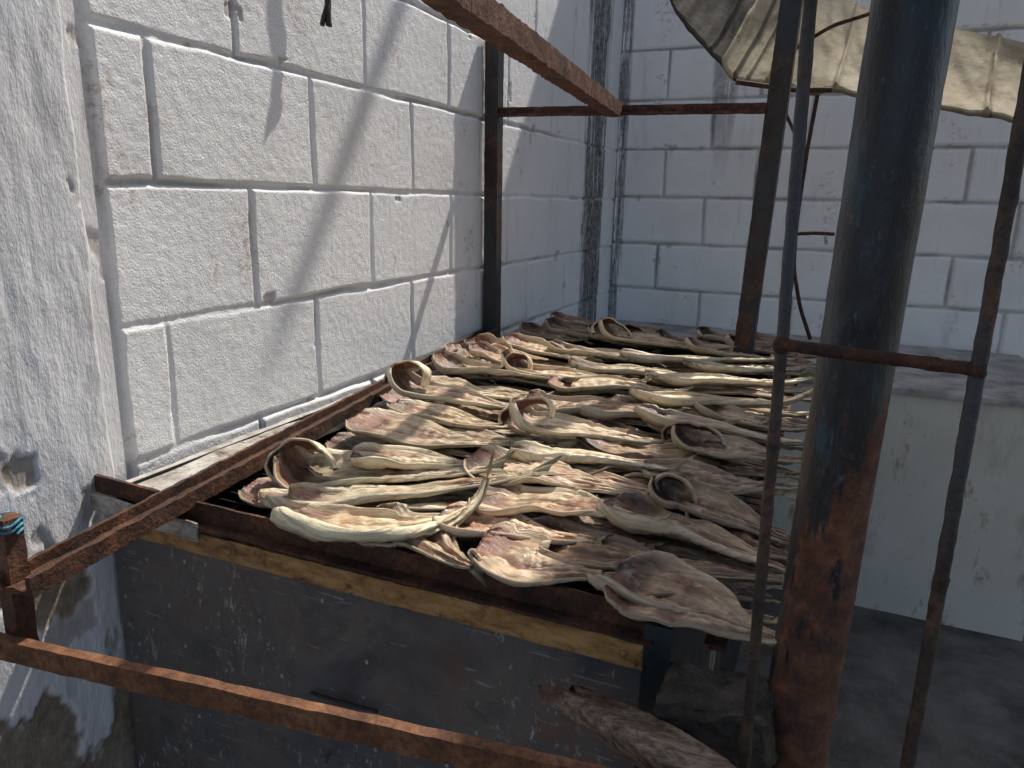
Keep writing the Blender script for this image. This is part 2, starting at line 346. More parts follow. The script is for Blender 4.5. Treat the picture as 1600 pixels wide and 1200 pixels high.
# ---------- counter ----------
ct=thing('concrete_counter','low white counter with grimy slab top in front of the far wall','counter',(.8,3.0,FZ))
U,V=np.meshgrid(np.arange(.0,1.70,.01),np.arange(FZ-.01,-.562,.01),indexing='ij')
Pf=np.stack([U,2.60+(fbm(np.stack([U*3,V*3,U*0+40],-1),2)-.5)*.010,V],-1)
mk('front_face',Pf.reshape(-1,3),gridF(*U.shape),M_count,ct)
V_,F=boxVF((0.004,2.615,FZ),(1.69,3.43,-.59)); mk('base_block',V_,F,M_count,ct,False)
U,V=np.meshgrid(np.linspace(0,1,160),np.linspace(0,1,110),indexing='ij')
X=.004+U*1.70; Y=2.580+V*.863; ed=sst(0,.02,V); Z=-.552-(1-ed)*.005+(fbm(np.stack([X*12,Y*12,X*0],-1),4)-.5)*.014
Y=Y+(1-ed)*(fbm(np.stack([X*18,X*0,X*0],-1))-.5)*.012
top=np.stack([X,Y,Z],-1); bot=np.stack([X[:,:1],Y[:,:1],Z[:,:1]*0-.574],-1)
mk('slab_top',np.concatenate([bot,top],1).reshape(-1,3),gridF(160,111),M_slab,ct)
# ---------- welded frame ----------
fr=thing('rusty_frame','rusty welded steel frame of posts and rails built over the fish rack','frame',(.04,2.06,-.44))
bar('post',[(.030,2.06,-.44),(.030,2.05,.47)],p_rect(.042,.038,.008),M_post,fr,up=(0,1,0),amp=.0016)
bar('post',[(.788,2.08,-.44),(.825,2.06,.52),(.842,2.05,1.3)],p_rect(.050,.045,.008),M_post,fr,up=(0,1,0),amp=.0016)
bar('crossbar',[(.05,2.045,.235),(.79,2.045,.226)],p_L(.03,.026,.006),M_rustd,fr,amp=.0015)
bar('top_beam',[(.40,2.03,.245),(.53,.88,.245)],p_L(.04,.036,.007)-np.array([.02,.02]),M_rust,fr,amp=.0028,nsc=70)
bar('top_beam',[(.53,.879,.245),(.602,.25,.245)],p_L(.04,.036,.007)-np.array([.02,.02]),M_rust,fr,amp=.0028,nsc=70)
bar('side_rail',[(.035,2.03,-.408),(.228,.44,-.425)],subd([(-.024,0),(.024,0),(.024,.020),(.018,.020),(.018,.006),(-.018,.006),(-.018,.024),(-.024,.024)],.006),M_rustd,fr,amp=.0026,nsc=70)
bar('corner_post',[(.206,.452,-.50),(.206,.456,-.345)],p_rect(.022,.022,.005),M_rust,fr,up=(0,1,0),amp=.0022)
bar('front_rail',[(.02,.402,-.488),(1.05,.549,-.488)],p_rect(.012,.026,.005),M_ruso,fr,amp=.0016)
pts=[(.206+.0145*math.cos(t),.455+.0145*math.sin(t),-.362+.0020*t/2+.002*math.sin(3*t)) for t in np.linspace(0,5*math.pi,70)]+[(.222,.44,-.335),(.224,.43,-.35)]
tag(bar('tied_cord',pts,p_circ(.0016,6),M_cord,seg=.004,sharp=None),'blue cord knotted round the short rusty post at the left edge','cord')
# ---------- box ----------
bx=thing('metal_box_table','dark sheet-metal box table carrying the drying fish','table',(.45,1.5,FZ))
X0,X1,Y0,Y1,ZT=.04,.86,.692,2.44,-.425
U,V=np.meshgrid(np.linspace(X0,X1,140),np.linspace(FZ,ZT-.05,90),indexing='ij')
W=(fbm(np.stack([U*5,V*5,U*0+50],-1),3)-.5)*.016
mk('front_panel',np.stack([U,Y0+.004+W,V],-1).reshape(-1,3),gridF(140,90),M_panel,bx)
V_,F=join([boxVF((X0,Y0+.02,FZ),(X0+.004,Y1,ZT-.01)),boxVF((X1-.004,Y0+.02,FZ),(X1,Y1,ZT-.02)),boxVF((X0,Y1-.004,FZ),(X1,Y1,ZT-.012))])
mk('side_panels',V_,F,M_soot,bx,False)
V_,F=boxVF((X0+.01,Y0+.03,-.80),(X1-.01,Y1-.01,-.79)); mk('ash_tray',V_,F,M_soot,bx,False)
bar('trim_strip',[(.09,Y0-.008,ZT-.048),(.45,Y0-.010,ZT-.043),(X1,Y0-.008,ZT-.040)],p_rect(.004,.031,.006),M_brass,bx,amp=.0014)
bar('trim_strip',[(.012,Y0-.013,ZT-.020),(.24,Y0-.016,ZT-.026)],p_rect(.003,.028,.006),M_galv,bx,amp=.0016)
bar('front_lip',[(.16,Y0+.002,ZT-.006),(.5,Y0-.001,ZT-.004),(X1+.01,Y0+.002,ZT-.004)],p_L(.022,.032,.004)*np.array([1,1])+np.array([-.006,-.018]),M_rustd,bx,amp=.0018)
bar('front_lip',[(.03,Y0-.004,ZT+.006),(.155,Y0-.002,ZT+.002)],p_rect(.006,.026,.005),M_rustd,bx,amp=.002)
U,V=np.meshgrid(np.linspace(.018,.15,16),np.linspace(.70,2.43,160),indexing='ij')
mk('top_flange',np.stack([U,V,-.438+(fbm(np.stack([U*20,V*12,U*0],-1))-.5)*.010],-1).reshape(-1,3),gridF(16,160),M_galv,bx)
bar('corner_leg',[(X1+.014,Y0+.006,FZ),(X1+.014,Y0+.006,ZT+.0)],p_rect(.03,.03,.008),M_teal,bx,up=(0,1,0),amp=.001)
bar('side_lip',[(X1+.004,Y0+.03,ZT-.008),(X1+.004,Y1,ZT-.006)],p_rect(.012,.02,.006),M_rustd,bx,amp=.0014)
for x in (.30,.535,.84):
    z=ZT-.040; V_=[];n=12
    for r,q in ((.0040,0),(.0034,.0013),(.0016,.002)):
        for k in range(n): V_.append((x+r*math.cos(2*math.pi*k/n),Y0-.0115-q,z+r*math.sin(2*math.pi*k/n)))
    F=gridF(3,n,True).tolist()+[[24+k for k in range(n)]]
    mk('rivet',V_,F,M_brass,bx)
bar('seam_edge',[Py(486,1083,.684),Py(590,1112,.684)],p_rect(.003,.004,.002),M_blk,bx,amp=.0008)
kq=Py(515,1175,.690)
bar('door_knob',[kq,(kq.x,kq.y-.018,kq.z-.004)],p_circ(.006,14),M_panel,bx,seg=.005,rs=[.6,.5,1,1.1,.8])
prt=[]
for y in np.arange(.72,2.43,.026): prt.append(boxVF((.19-.03*min(1,(y-.7)),y,-.434),(.935,y+.0018,-.4322)))
for x in np.arange(.19,.94,.06): prt.append(boxVF((x,.715,-.4362),(x+.0022,2.43,-.4340)))
V_,F=join(prt); mk('wire_grate',V_,F,M_soot,bx,False)
for (x,y0_,y1_,mm) in ((.22,.80,2.4,M_galv),(.52,.72,2.4,M_rustd),(.93,.70,2.4,M_rustd)):
    bar('support_bar',[(x,y0_,-.444),(x-(.06 if x<.3 else 0),y1_,-.444)],p_rect(.022,.006,.006),mm,bx,amp=.001)
# ---------- fish ----------
def fishgeo(L,W,cf,cn,hc_,tl,bend,seed,tone):
    r=np.random.default_rng(seed); S=seed*3.17
    nu,nh=76,15; us=np.linspace(0,1,nu); BL=.95*L
    hw=W/2*np.interp(us,[0,.05,.14,.25,.45,.62,.78,.90,1.0],[.5,.85,1.0,1.0,.86,.58,.30,.16,.10])
    i0=np.argmin(abs(us-.5)); ph=np.where(us<.24,hc_*((.24-us)/.24)**.9,0); pt=np.where(us>.7,tl*((us-.7)/.3)**1.4,0)
    wv=(fbm(np.stack([us*2.5,us*0+S+3,us*0],-1),2)-.5)*.35
    pit=-ph+pt+wv; ds=BL/(nu-1)
    cx=np.cumsum(np.cos(pit))*ds; cz=np.cumsum(np.sin(pit))*ds; cx-=cx[i0]-.5*BL; cz-=cz[i0]
    cy=bend*np.sin(np.pi*us)+(fbm(np.stack([us*2,us*0+S+8,us*0],-1),2)-.5)*.045
    C=np.stack([cx,cy,cz],-1); T=np.gradient(C,axis=0); T/=np.linalg.norm(T,axis=1)[:,None]
    Nn=np.stack([-np.sin(pit),np.zeros(nu),np.cos(pit)],-1); B=np.cross(Nn,T); B/=np.linalg.norm(B,axis=1)[:,None]
    a=np.linspace(0,1,nh+1)
    def side(cur,sg):
        w_=hw*(1+.20*(fbm(np.stack([us*3,us*0+S,us*0+sg],-1),2)-.5))
        nt=sst(.68,.76,fbm(np.stack([us*7,us*0+S+40,us*0+sg],-1),2)); w_=w_*(1-.14*nt)
        en=.55+.9*fbm(np.stack([us*2.2,us*0+S+sg*11,us*0],-1),2); en*=np.interp(us,[0,.15,.8,1],[.8,1,1,1.1])
        th=(cur*.90*en)[:,None]*(a[None,:]**1.8)-.12
        th=th+(fbm(np.stack([us[:,None]*4+a*0,a[None,:]*1.5+us[:,None]*0+S,us[:,None]*0+a*0+sg],-1),2)-.5)*.42
        y=np.cumsum(np.cos(th),1)/nh; z=np.cumsum(np.sin(th),1)/nh; y-=y[:,:1]; z-=z[:,:1]
        fil=.009*np.sin(np.pi*np.clip(a/.78,0,1))[None,:]*np.interp(us,[0,.15,.3,.7,1],[0,.3,1,.9,.3])[:,None]
        rib=.0008*np.sin(us*95+S)[:,None]*np.interp(a,[0,.15,.4,.7],[0,1,1,0])[None,:]*np.interp(us,[.15,.25,.6,.7],[0,1,1,0])[:,None]
        fb=(fbm(np.stack([us[:,None]*4+a*0,a[None,:]*11+us[:,None]*0+S,us[:,None]*0+a*0+sg*4],-1),3)-.5)*.0060
        return sg*y*w_[:,None], z*w_[:,None]+fil+rib+fb
    yf,zf=side(cf,1); yn,zn=side(cn,-1)
    yy=np.concatenate([yn[:,:0:-1],yf],1); zz=np.concatenate([zn[:,:0:-1],zf],1); aa=np.r_[-a[:0:-1],a]
    P=C[:,None,:]+B[:,None,:]*yy[...,None]+Nn[:,None,:]*zz[...,None]
    n1=(fbm(P*60+S,3)-.5); rg_=1-np.abs(2*fbm(np.stack([us[:,None]*7+aa[None,:]*0,aa[None,:]*7+us[:,None]*0+S,us[:,None]*0+aa[None,:]*0],-1),3)-1)
    du=np.gradient(P,axis=0); dv=np.gradient(P,axis=1); Nm=np.cross(du,dv); Nm/=np.linalg.norm(Nm,axis=2)[...,None]+1e-9
    A=np.abs(aa)[None,:]*np.ones((nu,1)); UU=us[:,None]*np.ones((1,len(aa)))
    inn=1-sst(.65,.9,A)
    P=P+Nm*(((n1*.0045+(rg_-.8)*.005)*inn)+n1*.0010)[...,None]
    th=(.0085-.0055*A)*np.interp(UU,[0,.1,.9,1],[.5,1,.9,.5]); Bm=P-Nm*th[...,None]
    f1=fbm(P*22+S+5,3)[...,None]; f2=fbm(np.stack([UU*5,A*3,UU*0+S],-1),3)[...,None]
    warm=.35+.65*r.random(); drk=.80+.30*r.random()
    pink=np.array([.60,.38,.27])*(1-warm)+np.array([.64,.49,.33])*warm; cream=np.array([.77,.67,.48]); red=np.array([.25,.10,.07]); dk=np.array([.085,.042,.033]); rim=np.array([.76,.68,.50])
    top=pink+(cream-pink)*sst(.38,.60,f1); top=top+(red-top)*(sst(.53,.70,f2)*.75)
    top=top+(red-top)*((1-sst(.0,.18,A))*.75)[...,None]
    cav_shade=sst(.93,.70,rg_)[...,None]; top=top*(1-.40*cav_shade*inn[...,None])  # flesh darkened in its valleys: crease shade put into the colour
    hd=(1-sst(.12,.26,UU+.12*(f1[...,0]-.5)))[...,None]; top=top+(dk+(red-dk)*sst(.4,.6,f1)-top)*hd*.85
    rm=sst(.72,.95,A+.2*(f1[...,0]-.5))[...,None]; top=top+(rim*(.72+.4*f2)-top)*rm*.85
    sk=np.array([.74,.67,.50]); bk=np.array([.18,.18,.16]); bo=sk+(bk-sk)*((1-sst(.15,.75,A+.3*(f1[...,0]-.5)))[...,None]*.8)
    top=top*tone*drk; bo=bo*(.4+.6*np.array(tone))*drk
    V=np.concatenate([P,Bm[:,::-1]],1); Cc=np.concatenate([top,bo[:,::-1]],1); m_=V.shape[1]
    uv=np.stack([UU*L,aa[None,:]*hw[:,None]],-1)+np.array([seed*.37,seed*.11]); uv=np.concatenate([uv,uv[:,::-1]+.3],1)
    F=gridF(nu,m_,True).tolist(); F.append(list(range(m_))); F.append([(nu-1)*m_+k for k in range(m_)][::-1])
    return V,Cc,uv,F,C,T,Nn,B,hw
ZF=-.430
SP=[]
def fish(h,t,W,cf,cn,hc_,ring,tl,bend,label,tone=(1,1,1),lift=0,zs=None,group='split fish laid out to dry on the rack',xy=None):
    fish.k+=1; sd=fish.k*7+3; r=np.random.default_rng(sd)
    z0=ZF if zs is None else zs
    if xy is None:
        zr=(ZF+.03) if zs is None else zs+.01
        a=Pz(h[0],h[1],zr); b=Pz(t[0],t[1],zr)
        if a.x<.07: a.x=.07
    else: a,b=Vector((*xy[0],0)),Vector((*xy[1],0))
    SP.append((label,a.copy(),b.copy()))
    d=Vector((b.x-a.x,b.y-a.y)); L=max(.16,d.length*1.14); ang=math.atan2(d.y,d.x)
    V,Cc,uv,F,C,T,Nn,B,hw=fishgeo(L,W*1.12,cf,cn,hc_,tl,bend,sd,np.array(tone))
    R=np.array([[math.cos(ang),-math.sin(ang),0],[math.sin(ang),math.cos(ang),0],[0,0,1]])
    mz=np.percentile(V[...,2],4); tr=np.array([a.x,a.y,z0+lift+.001-mz])
    tf=lambda q:(np.asarray(q).reshape(-1,3)@R.T)+tr
    o=thing('split_fish',label,'fish',((a.x+b.x)/2,(a.y+b.y)/2,z0),group)
    mk('body',tf(V),F,M_fish,o,True,col=Cc.reshape(-1,3),uv=uv)
    e=C[-1]; tt=T[-1]; rot=r.uniform(-.9,.9); bb=B[-1]*math.cos(rot)+Nn[-1]*math.sin(rot)
    nn=np.cross(tt,bb); s=np.linspace(0,1,11); w=np.linspace(-1,1,13); S_,W_=np.meshgrid(s,w,indexing='ij')
    fl=.14*L; ln=S_*(.5+.5*np.abs(W_)**1.3)*fl; sp=W_*(hw[-1]*.9+S_*W*.15)
    P=e-tt*.006+tt*ln[...,None]+bb*sp[...,None]+nn*((np.sin(W_*9+sd)*.002*S_)+.012*S_**2*r.uniform(-1,1))[...,None]
    P2=P-nn*.0012
    Cf=np.array([.54,.46,.29])*(.5+.6*fbm(P*60+sd,3))[...,None]*(1-.35*S_[...,None])
    Vt=np.concatenate([P,P2[:,::-1]],1); Ct=np.concatenate([Cf,Cf[:,::-1]],1)
    uvt=np.stack([S_*.02,W_*.04],-1); uvt=np.concatenate([uvt,uvt[:,::-1]],1)
    mk('tail_fin',tf(Vt),gridF(11,26,True).tolist()+[list(range(26)),[260+k for k in range(26)][::-1]],M_fish,o,True,col=Ct.reshape(-1,3),uv=uvt)
    if ring:
        n=34; th=np.linspace(-.1,math.pi+.3,n)+r.uniform(-.3,.3); R0=.023*ring; w=np.linspace(-1,1,9)
        TH,WW=np.meshgrid(th,w,indexing='ij')
        rr=R0*(1+.18*np.sin(2*TH+sd)+.3*(1-WW**2)*.5+.5*(fbm(np.stack([TH*1.3,WW*.8,TH*0+sd],-1))-.5))
        c0=C[int(.14*76)]; ax=np.array([r.uniform(-.3,.3),-1,.5+r.uniform(-.1,.3)]); ax/=np.linalg.norm(ax)
        e1=np.array([1,0,0])-ax*ax[0]; e1/=np.linalg.norm(e1); e2=np.cross(e1,ax)
        if e2[2]<0: e2=-e2
        wid=.019*ring*np.sin(np.clip((TH-TH.min())/(TH.max()-TH.min()),.05,.95)*math.pi)**.7*(.7+.6*fbm(np.stack([TH*3,TH*0+sd,WW],-1)))
        Q=c0+np.array([.012,0,max(0,R0*.2)])+e1*(rr*np.cos(TH))[...,None]*1.5+e2*(rr*np.sin(TH))[...,None]+ax*(WW*wid)[...,None]
        du=np.gradient(Q,axis=0);dv=np.gradient(Q,axis=1);N2=np.cross(du,dv);N2/=np.linalg.norm(N2,axis=2)[...,None]+1e-9
        Q=Q+N2*((fbm(Q*60+sd)-.5)*.005)[...,None]; Q2=Q+N2*.0035
        cen=(c0+np.array([.012,0,R0*.2])); io=np.sign(((Q2-cen)**2).sum(-1)-((Q-cen)**2).sum(-1)).mean()
        cin=np.array([.20,.08,.055]); cou=np.array([.74,.64,.46]); f=(.6+.7*fbm(Q*50+sd))[...,None]
        A1,A2=(cin,cou) if io>0 else (cou,cin); e_=(np.abs(WW)>.8)[...,None]
        C1=np.where(e_,cou,A1)*f*tone; C2=np.where(e_,cou,A2)*f*tone
        mk('gill_cover',tf(np.concatenate([Q,Q2[:,::-1]],1)),gridF(n,18,True).tolist()+[list(range(18)),[(n-1)*18+k for k in range(18)][::-1]],M_fish,o,True,
           col=np.concatenate([C1,C2[:,::-1]],1).reshape(-1,3),uv=np.concatenate([np.stack([TH*.03,WW*.01],-1)]*2,1))
    return o
fish.k=0
pk=(1.0,.93,.90); shd=(.55,.47,.45); pl=(1.05,1.05,1.0)  # the dark tone puts the right side's shade into the fish colour
# head px, tail px, width, far curl, near curl, head curl, gill ring, tail lift, bend, label, short name, tone, lift
FL=[
((412,742),(735,752),.12,1.9,1.5,1.6,1.45,.2,.0,'split fish at the front left corner with its big head curled into a ring','ring-headed corner fish',(1,1,1),.0),
((400,803),(805,765),.085,1.0,2.2,.5,0,.3,.02,'long narrow fish with thin tail reaching over, just behind the front lip','long narrow thin-tailed fish',pl,.008),
((430,825),(755,800),.092,1.8,3.6,.3,0,1.2,-.045,'pale banana-shaped fish on the front lip, skin outward and tail raised','',(1.15,1.10,1.0),.012),
((575,800),(735,862),.10,1.1,1.1,.9,.0,.2,.0,'short pink-fleshed fish tucked behind the banana-shaped one','',pk,-.002),
((748,850),(915,890),.11,1.4,1.4,.7,.0,.2,.0,'small crumpled fish hanging over the middle of the front lip','',(.90,.78,.75),.0),
((735,728),(975,772),.11,1.4,1.1,.6,0,.1,.0,'broad sunlit pink fish in the middle, second fish behind the front lip','broad sunlit pink fish',pk,.012),
((748,770),(995,822),.11,1.0,1.5,.4,0,.1,.01,'broad peach-coloured fish lying across the shadow edge in the middle front','broad peach fish',(1.05,.99,.92),.006),
((950,795),(1215,900),.10,1.4,2.0,.6,0,.1,.0,'shaded grey-brown fish pointing its head away from the front right corner','shaded grey-brown fish',shd,.008),
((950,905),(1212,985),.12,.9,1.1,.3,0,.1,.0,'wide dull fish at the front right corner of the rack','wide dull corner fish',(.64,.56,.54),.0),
((1008,775),(1232,845),.09,1.4,1.3,1.3,.8,.1,.0,'shaded fish with head curled over, second from front on the right side','curled-over shaded head',shd,.01),
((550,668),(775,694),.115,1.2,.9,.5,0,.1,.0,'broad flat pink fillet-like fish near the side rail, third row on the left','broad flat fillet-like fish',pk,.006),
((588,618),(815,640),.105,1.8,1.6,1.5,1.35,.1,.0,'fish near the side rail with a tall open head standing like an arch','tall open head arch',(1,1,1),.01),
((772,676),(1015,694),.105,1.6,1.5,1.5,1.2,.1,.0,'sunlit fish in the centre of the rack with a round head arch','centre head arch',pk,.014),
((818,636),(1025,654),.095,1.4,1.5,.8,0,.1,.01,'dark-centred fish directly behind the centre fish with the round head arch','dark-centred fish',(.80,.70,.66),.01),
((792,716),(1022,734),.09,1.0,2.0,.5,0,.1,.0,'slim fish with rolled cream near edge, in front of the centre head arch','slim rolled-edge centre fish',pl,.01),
((1040,692),(1245,728),.095,1.4,1.3,1.4,1.1,.1,.0,'shaded fish on the right side with a dark red ring-shaped head','dark red ring head',shd,.014),
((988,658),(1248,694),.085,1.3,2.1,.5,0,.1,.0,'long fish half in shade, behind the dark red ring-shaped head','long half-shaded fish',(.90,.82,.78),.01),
((1000,738),(1240,762),.09,1.2,1.4,.5,0,.1,.0,'shaded fish between the dark red ring head and the curled-over head','',shd,.004),
((668,574),(862,600),.11,1.8,1.5,1.2,0,.1,.0,'fish with upturned head beside the side rail, fifth row on the left','upturned head',(1,.95,.9),.01),
((768,582),(978,604),.09,1.7,1.6,1.4,1.0,.1,.0,'fish with coiled head just right of the upturned head at the side rail','coiled head',pk,.014),
((978,628),(1252,640),.085,1.3,2.1,.5,0,.7,-.01,'long fish on the right whose yellowish tail kicks up past the rack edge','yellow-tailed fish',(1,.93,.82),.014),
((1005,602),(1250,600),.08,1.5,1.8,.5,0,.2,.0,'slim pale fish reaching the right edge behind the yellow-tailed one','slim pale right-edge fish',pl,.014),
((700,538),(805,560),.11,1.9,1.6,1.1,0,.1,.0,'fish on the left end of the sunlit far row, beside the left post','',(.95,.82,.78),.012),
((788,542),(908,562),.10,1.8,1.6,1.1,0,.1,.0,'second fish from the left in the sunlit far row','',pk,.012),
((855,548),(1010,566),.10,1.7,1.6,1.0,0,.1,.0,'fish in the sunlit far row with an upturned head, third from left','third far-row fish',(1,.9,.85),.01),
((918,534),(1105,550),.10,1.7,1.6,1.6,1.4,.1,.0,'fish at the far edge with the tallest round head arch','',(1,.95,.9),.02),
((965,562),(1190,576),.085,1.3,2.1,.5,0,.1,.0,'slim cream-edged fish in front of the tallest far head arch','slim cream-edged far fish',pl,.012),
((655,602),(825,622),.09,1.3,1.9,.5,0,.1,.0,'slim fish hugging the side rail, behind the tall open head arch','slim rail-hugging fish',pl,.004),
((855,604),(1042,616),.095,1.4,1.5,.7,0,.1,.0,'wrinkled sunlit fish in the centre, fifth row from the front','wrinkled centre fish',(1,.9,.84),.014),
((885,578),(1085,590),.09,1.3,1.7,.6,0,.1,.01,'narrow fish with rolled edges in the centre, sixth row from the front','narrow rolled centre fish',(1,.95,.9),.01),
((1065,584),(1245,576),.085,1.5,1.6,.5,0,.2,.0,'narrow fish crossing under the right rear post to the rack edge','',pl,.01),
((560,705),(722,722),.085,1.3,1.8,.5,0,.1,.0,'small fish between the ring-headed corner fish and the broad flat pink one','',(.95,.82,.77),.0),
((820,752),(1030,782),.09,1.2,1.3,.5,0,.1,.0,'pink-brown fish along the shadow edge behind the broad peach one','pink-brown shadow-edge fish',(.92,.81,.75),.0),
((548,728),(748,738),.09,1.1,2.0,.4,0,.3,.02,'thin-tailed cream fish just right of the ring-headed corner fish','',pl,.014),
((690,800),(905,838),.09,1.1,1.5,.4,0,.1,.0,'reddish-pink fish in the middle, right behind the front lip','reddish-pink front fish',(1,.84,.79),.0),
((605,646),(795,664),.09,1.2,1.7,.5,0,.1,.0,'cream-edged fish just in front of the tall open head arch','cream-edged rail fish',pl,.006),
((735,556),(868,580),.09,1.7,1.6,.9,0,.1,.0,'crumpled fish between the upturned head and the sunlit far row','',(.95,.84,.80),.008),
((1062,548),(1200,560),.10,1.7,1.6,1.2,0,.1,.0,'fish with small curled head directly left of the right rear post','',(.9,.8,.75),.01),
((900,640),(1110,660),.085,1.1,2.0,.4,0,.1,.0,'slim fish with one rolled edge, right of the dark-centred fish','slim one-edged fish',(1,.93,.87),.004),
((1085,640),(1255,668),.085,1.3,1.4,.5,0,.1,.0,'short fish between the long half-shaded one and the yellow-tailed one','short right-side fish',(.78,.70,.66),.004),
((1085,800),(1240,870),.09,1.3,1.2,.4,0,.1,.0,'shaded fish lying against the upright rod on the right edge','fish against the upright rod',shd,.0),
((660,545),(760,585),.09,1.6,1.7,.9,0,.1,.0,'small fish squeezed against the wall end of the side rail','',(.9,.8,.74),.006),
]
for q in FL:
    h,t,W,cf,cn,hc_,rg,tl,bd,lab,short,tone,lift=q
    fish(h,t,W,cf,cn,hc_,rg,tl,bd,lab,tone,lift+.016)
for q,(lab,a,b) in zip(FL,list(SP)):
    short=q[10]
    if not short: continue
    r=np.random.default_rng(len(short)*31+int(a.x*1000))
    dx=r.uniform(-.03,.05); dy=r.uniform(.042,.058)
    y0=a.y+dy+r.uniform(-.02,.02); y1=b.y+dy+r.uniform(-.02,.02)
    x0=max(.07 if y0>1.2 else .15,a.x+dx); x1=min(.965,b.x+dx+.03)
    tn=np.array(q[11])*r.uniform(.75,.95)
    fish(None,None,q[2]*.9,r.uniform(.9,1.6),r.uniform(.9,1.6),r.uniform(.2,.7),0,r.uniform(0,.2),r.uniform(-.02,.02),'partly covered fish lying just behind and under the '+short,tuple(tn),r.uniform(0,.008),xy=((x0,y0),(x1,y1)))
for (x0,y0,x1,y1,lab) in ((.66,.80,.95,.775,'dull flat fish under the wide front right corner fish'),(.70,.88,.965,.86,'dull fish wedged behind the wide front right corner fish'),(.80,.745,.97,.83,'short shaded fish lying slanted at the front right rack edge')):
    fish(None,None,.105,.9,.9,.3,0,0,0,lab,(.50,.42,.40),.002,xy=((x0,y0),(x1,y1)))  # dim tone: shade of the right side put into the colour
ORD=['first','second','third','fourth','fifth','sixth','seventh','eighth','ninth','tenth','eleventh','twelfth','thirteenth']
r=np.random.default_rng(99)
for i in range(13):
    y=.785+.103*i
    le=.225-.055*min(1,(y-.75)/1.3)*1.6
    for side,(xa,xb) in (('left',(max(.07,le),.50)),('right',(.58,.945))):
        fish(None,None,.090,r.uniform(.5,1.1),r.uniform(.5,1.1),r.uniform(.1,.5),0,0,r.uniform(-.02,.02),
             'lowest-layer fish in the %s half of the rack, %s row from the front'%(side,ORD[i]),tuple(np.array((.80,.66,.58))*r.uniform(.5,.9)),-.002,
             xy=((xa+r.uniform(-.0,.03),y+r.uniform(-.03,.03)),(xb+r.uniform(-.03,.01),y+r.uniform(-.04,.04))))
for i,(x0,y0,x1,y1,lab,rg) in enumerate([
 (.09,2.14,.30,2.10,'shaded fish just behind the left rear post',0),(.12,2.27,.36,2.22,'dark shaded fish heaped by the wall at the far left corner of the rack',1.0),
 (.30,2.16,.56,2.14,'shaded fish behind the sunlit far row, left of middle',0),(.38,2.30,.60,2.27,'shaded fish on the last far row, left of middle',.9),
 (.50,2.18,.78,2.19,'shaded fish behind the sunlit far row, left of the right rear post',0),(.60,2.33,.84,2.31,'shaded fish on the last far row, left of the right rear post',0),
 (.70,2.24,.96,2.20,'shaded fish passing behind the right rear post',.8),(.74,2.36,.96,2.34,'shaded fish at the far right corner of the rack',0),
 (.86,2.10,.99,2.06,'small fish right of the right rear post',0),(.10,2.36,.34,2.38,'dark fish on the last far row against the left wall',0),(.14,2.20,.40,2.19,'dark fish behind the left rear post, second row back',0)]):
    fish(None,None,.11,1.8,1.7,1.4,rg,.2,0,lab,(.46,.36,.34),.012,xy=((x0,y0),(x1,y1)))  # dark tone puts the back wall's shade into these fish
fish(None,None,.09,1.5,1.5,.6,0,1.6,0,'grey fish on the counter slab with tail pointing up at the wall',(.55,.5,.48),0,-.55,'fish left on the counter behind the rack',xy=((.28,2.75),(.42,2.72)))
# ---------- gate, pipe ----------
pp=thing('pipe_post','thick blue-black painted pipe post with rust patches near its lower end','post',(1.022,.68,FZ))
bar('pipe',[(1.010,.68,FZ),(1.016,.68,-.5),(1.030,.68,.16),(1.058,.68,1.50)],p_circ(.0302,48),M_pipe,pp,up=(0,1,0),seg=.010,amp=.0008,nsc=45,sharp=None,rs=[1.12,1.05,1.0,1.0,1.0])
bar('base_plate',[(1.010,.68,FZ),(1.010,.68,FZ+.012)],p_rect(.14,.14,.03),M_rustd,pp,up=(0,1,0))
gt=thing('rod_gate','open gate of thin grey rusty rods in front of the pipe post','gate',(1.05,.59,FZ))
bar('rod',[(.985,.60,FZ+.08),(.976,.60,-.49),(.968,.60,-.12),(.961,.60,.14),(.955,.60,.95)],p_circ(.0048,12),M_gate,gt,up=(0,1,0),amp=.0008,nsc=110,sharp=None,seg=.006)
bar('rod',[(1.100,.59,FZ+.08),(1.099,.59,-.44),(1.0985,.59,-.12),(1.0985,.59,.17),(1.099,.59,.95)],p_circ(.0052,12),M_gate,gt,up=(0,1,0),amp=.0010,nsc=110,sharp=None,seg=.006)
bar('crossbar',[(.966,.597,-.104),(1.03,.594,-.106),(1.099,.59,-.108)],p_circ(.0050,12),M_rustd,gt,amp=.0012,nsc=110,sharp=None,seg=.005)
bar('crossbar',[(.985,.60,FZ+.10),(1.24,.585,FZ+.10)],p_circ(.0058,12),M_gate,gt,amp=.001,sharp=None)
bar('rod',[(1.232,.585,FZ+.08),(1.232,.585,.95)],p_circ(.0062,12),M_gate,gt,up=(0,1,0),amp=.0014,nsc=90,sharp=None)
for c in ((.967,.599,-.104),(1.0985,.590,-.108),(1.099,.590,-.270)):
    n=10;V_=[]
    for i in range(1,8):
        for k in range(n):
            p_=math.pi*i/8; V_.append((c[0]+.0062*math.sin(p_)*math.cos(k*.628),c[1]+.0062*math.sin(p_)*math.sin(k*.628),c[2]+.009*math.cos(p_)))
    V_=np.array(V_); V_=V_+(np.stack([fbm(V_*200+k) for k in range(3)],-1)-.5)*.005
    mk('weld_lump',V_,gridF(7,n,True).tolist()+[list(range(n)),[60+k for k in range(n)]],M_rustd,gt)
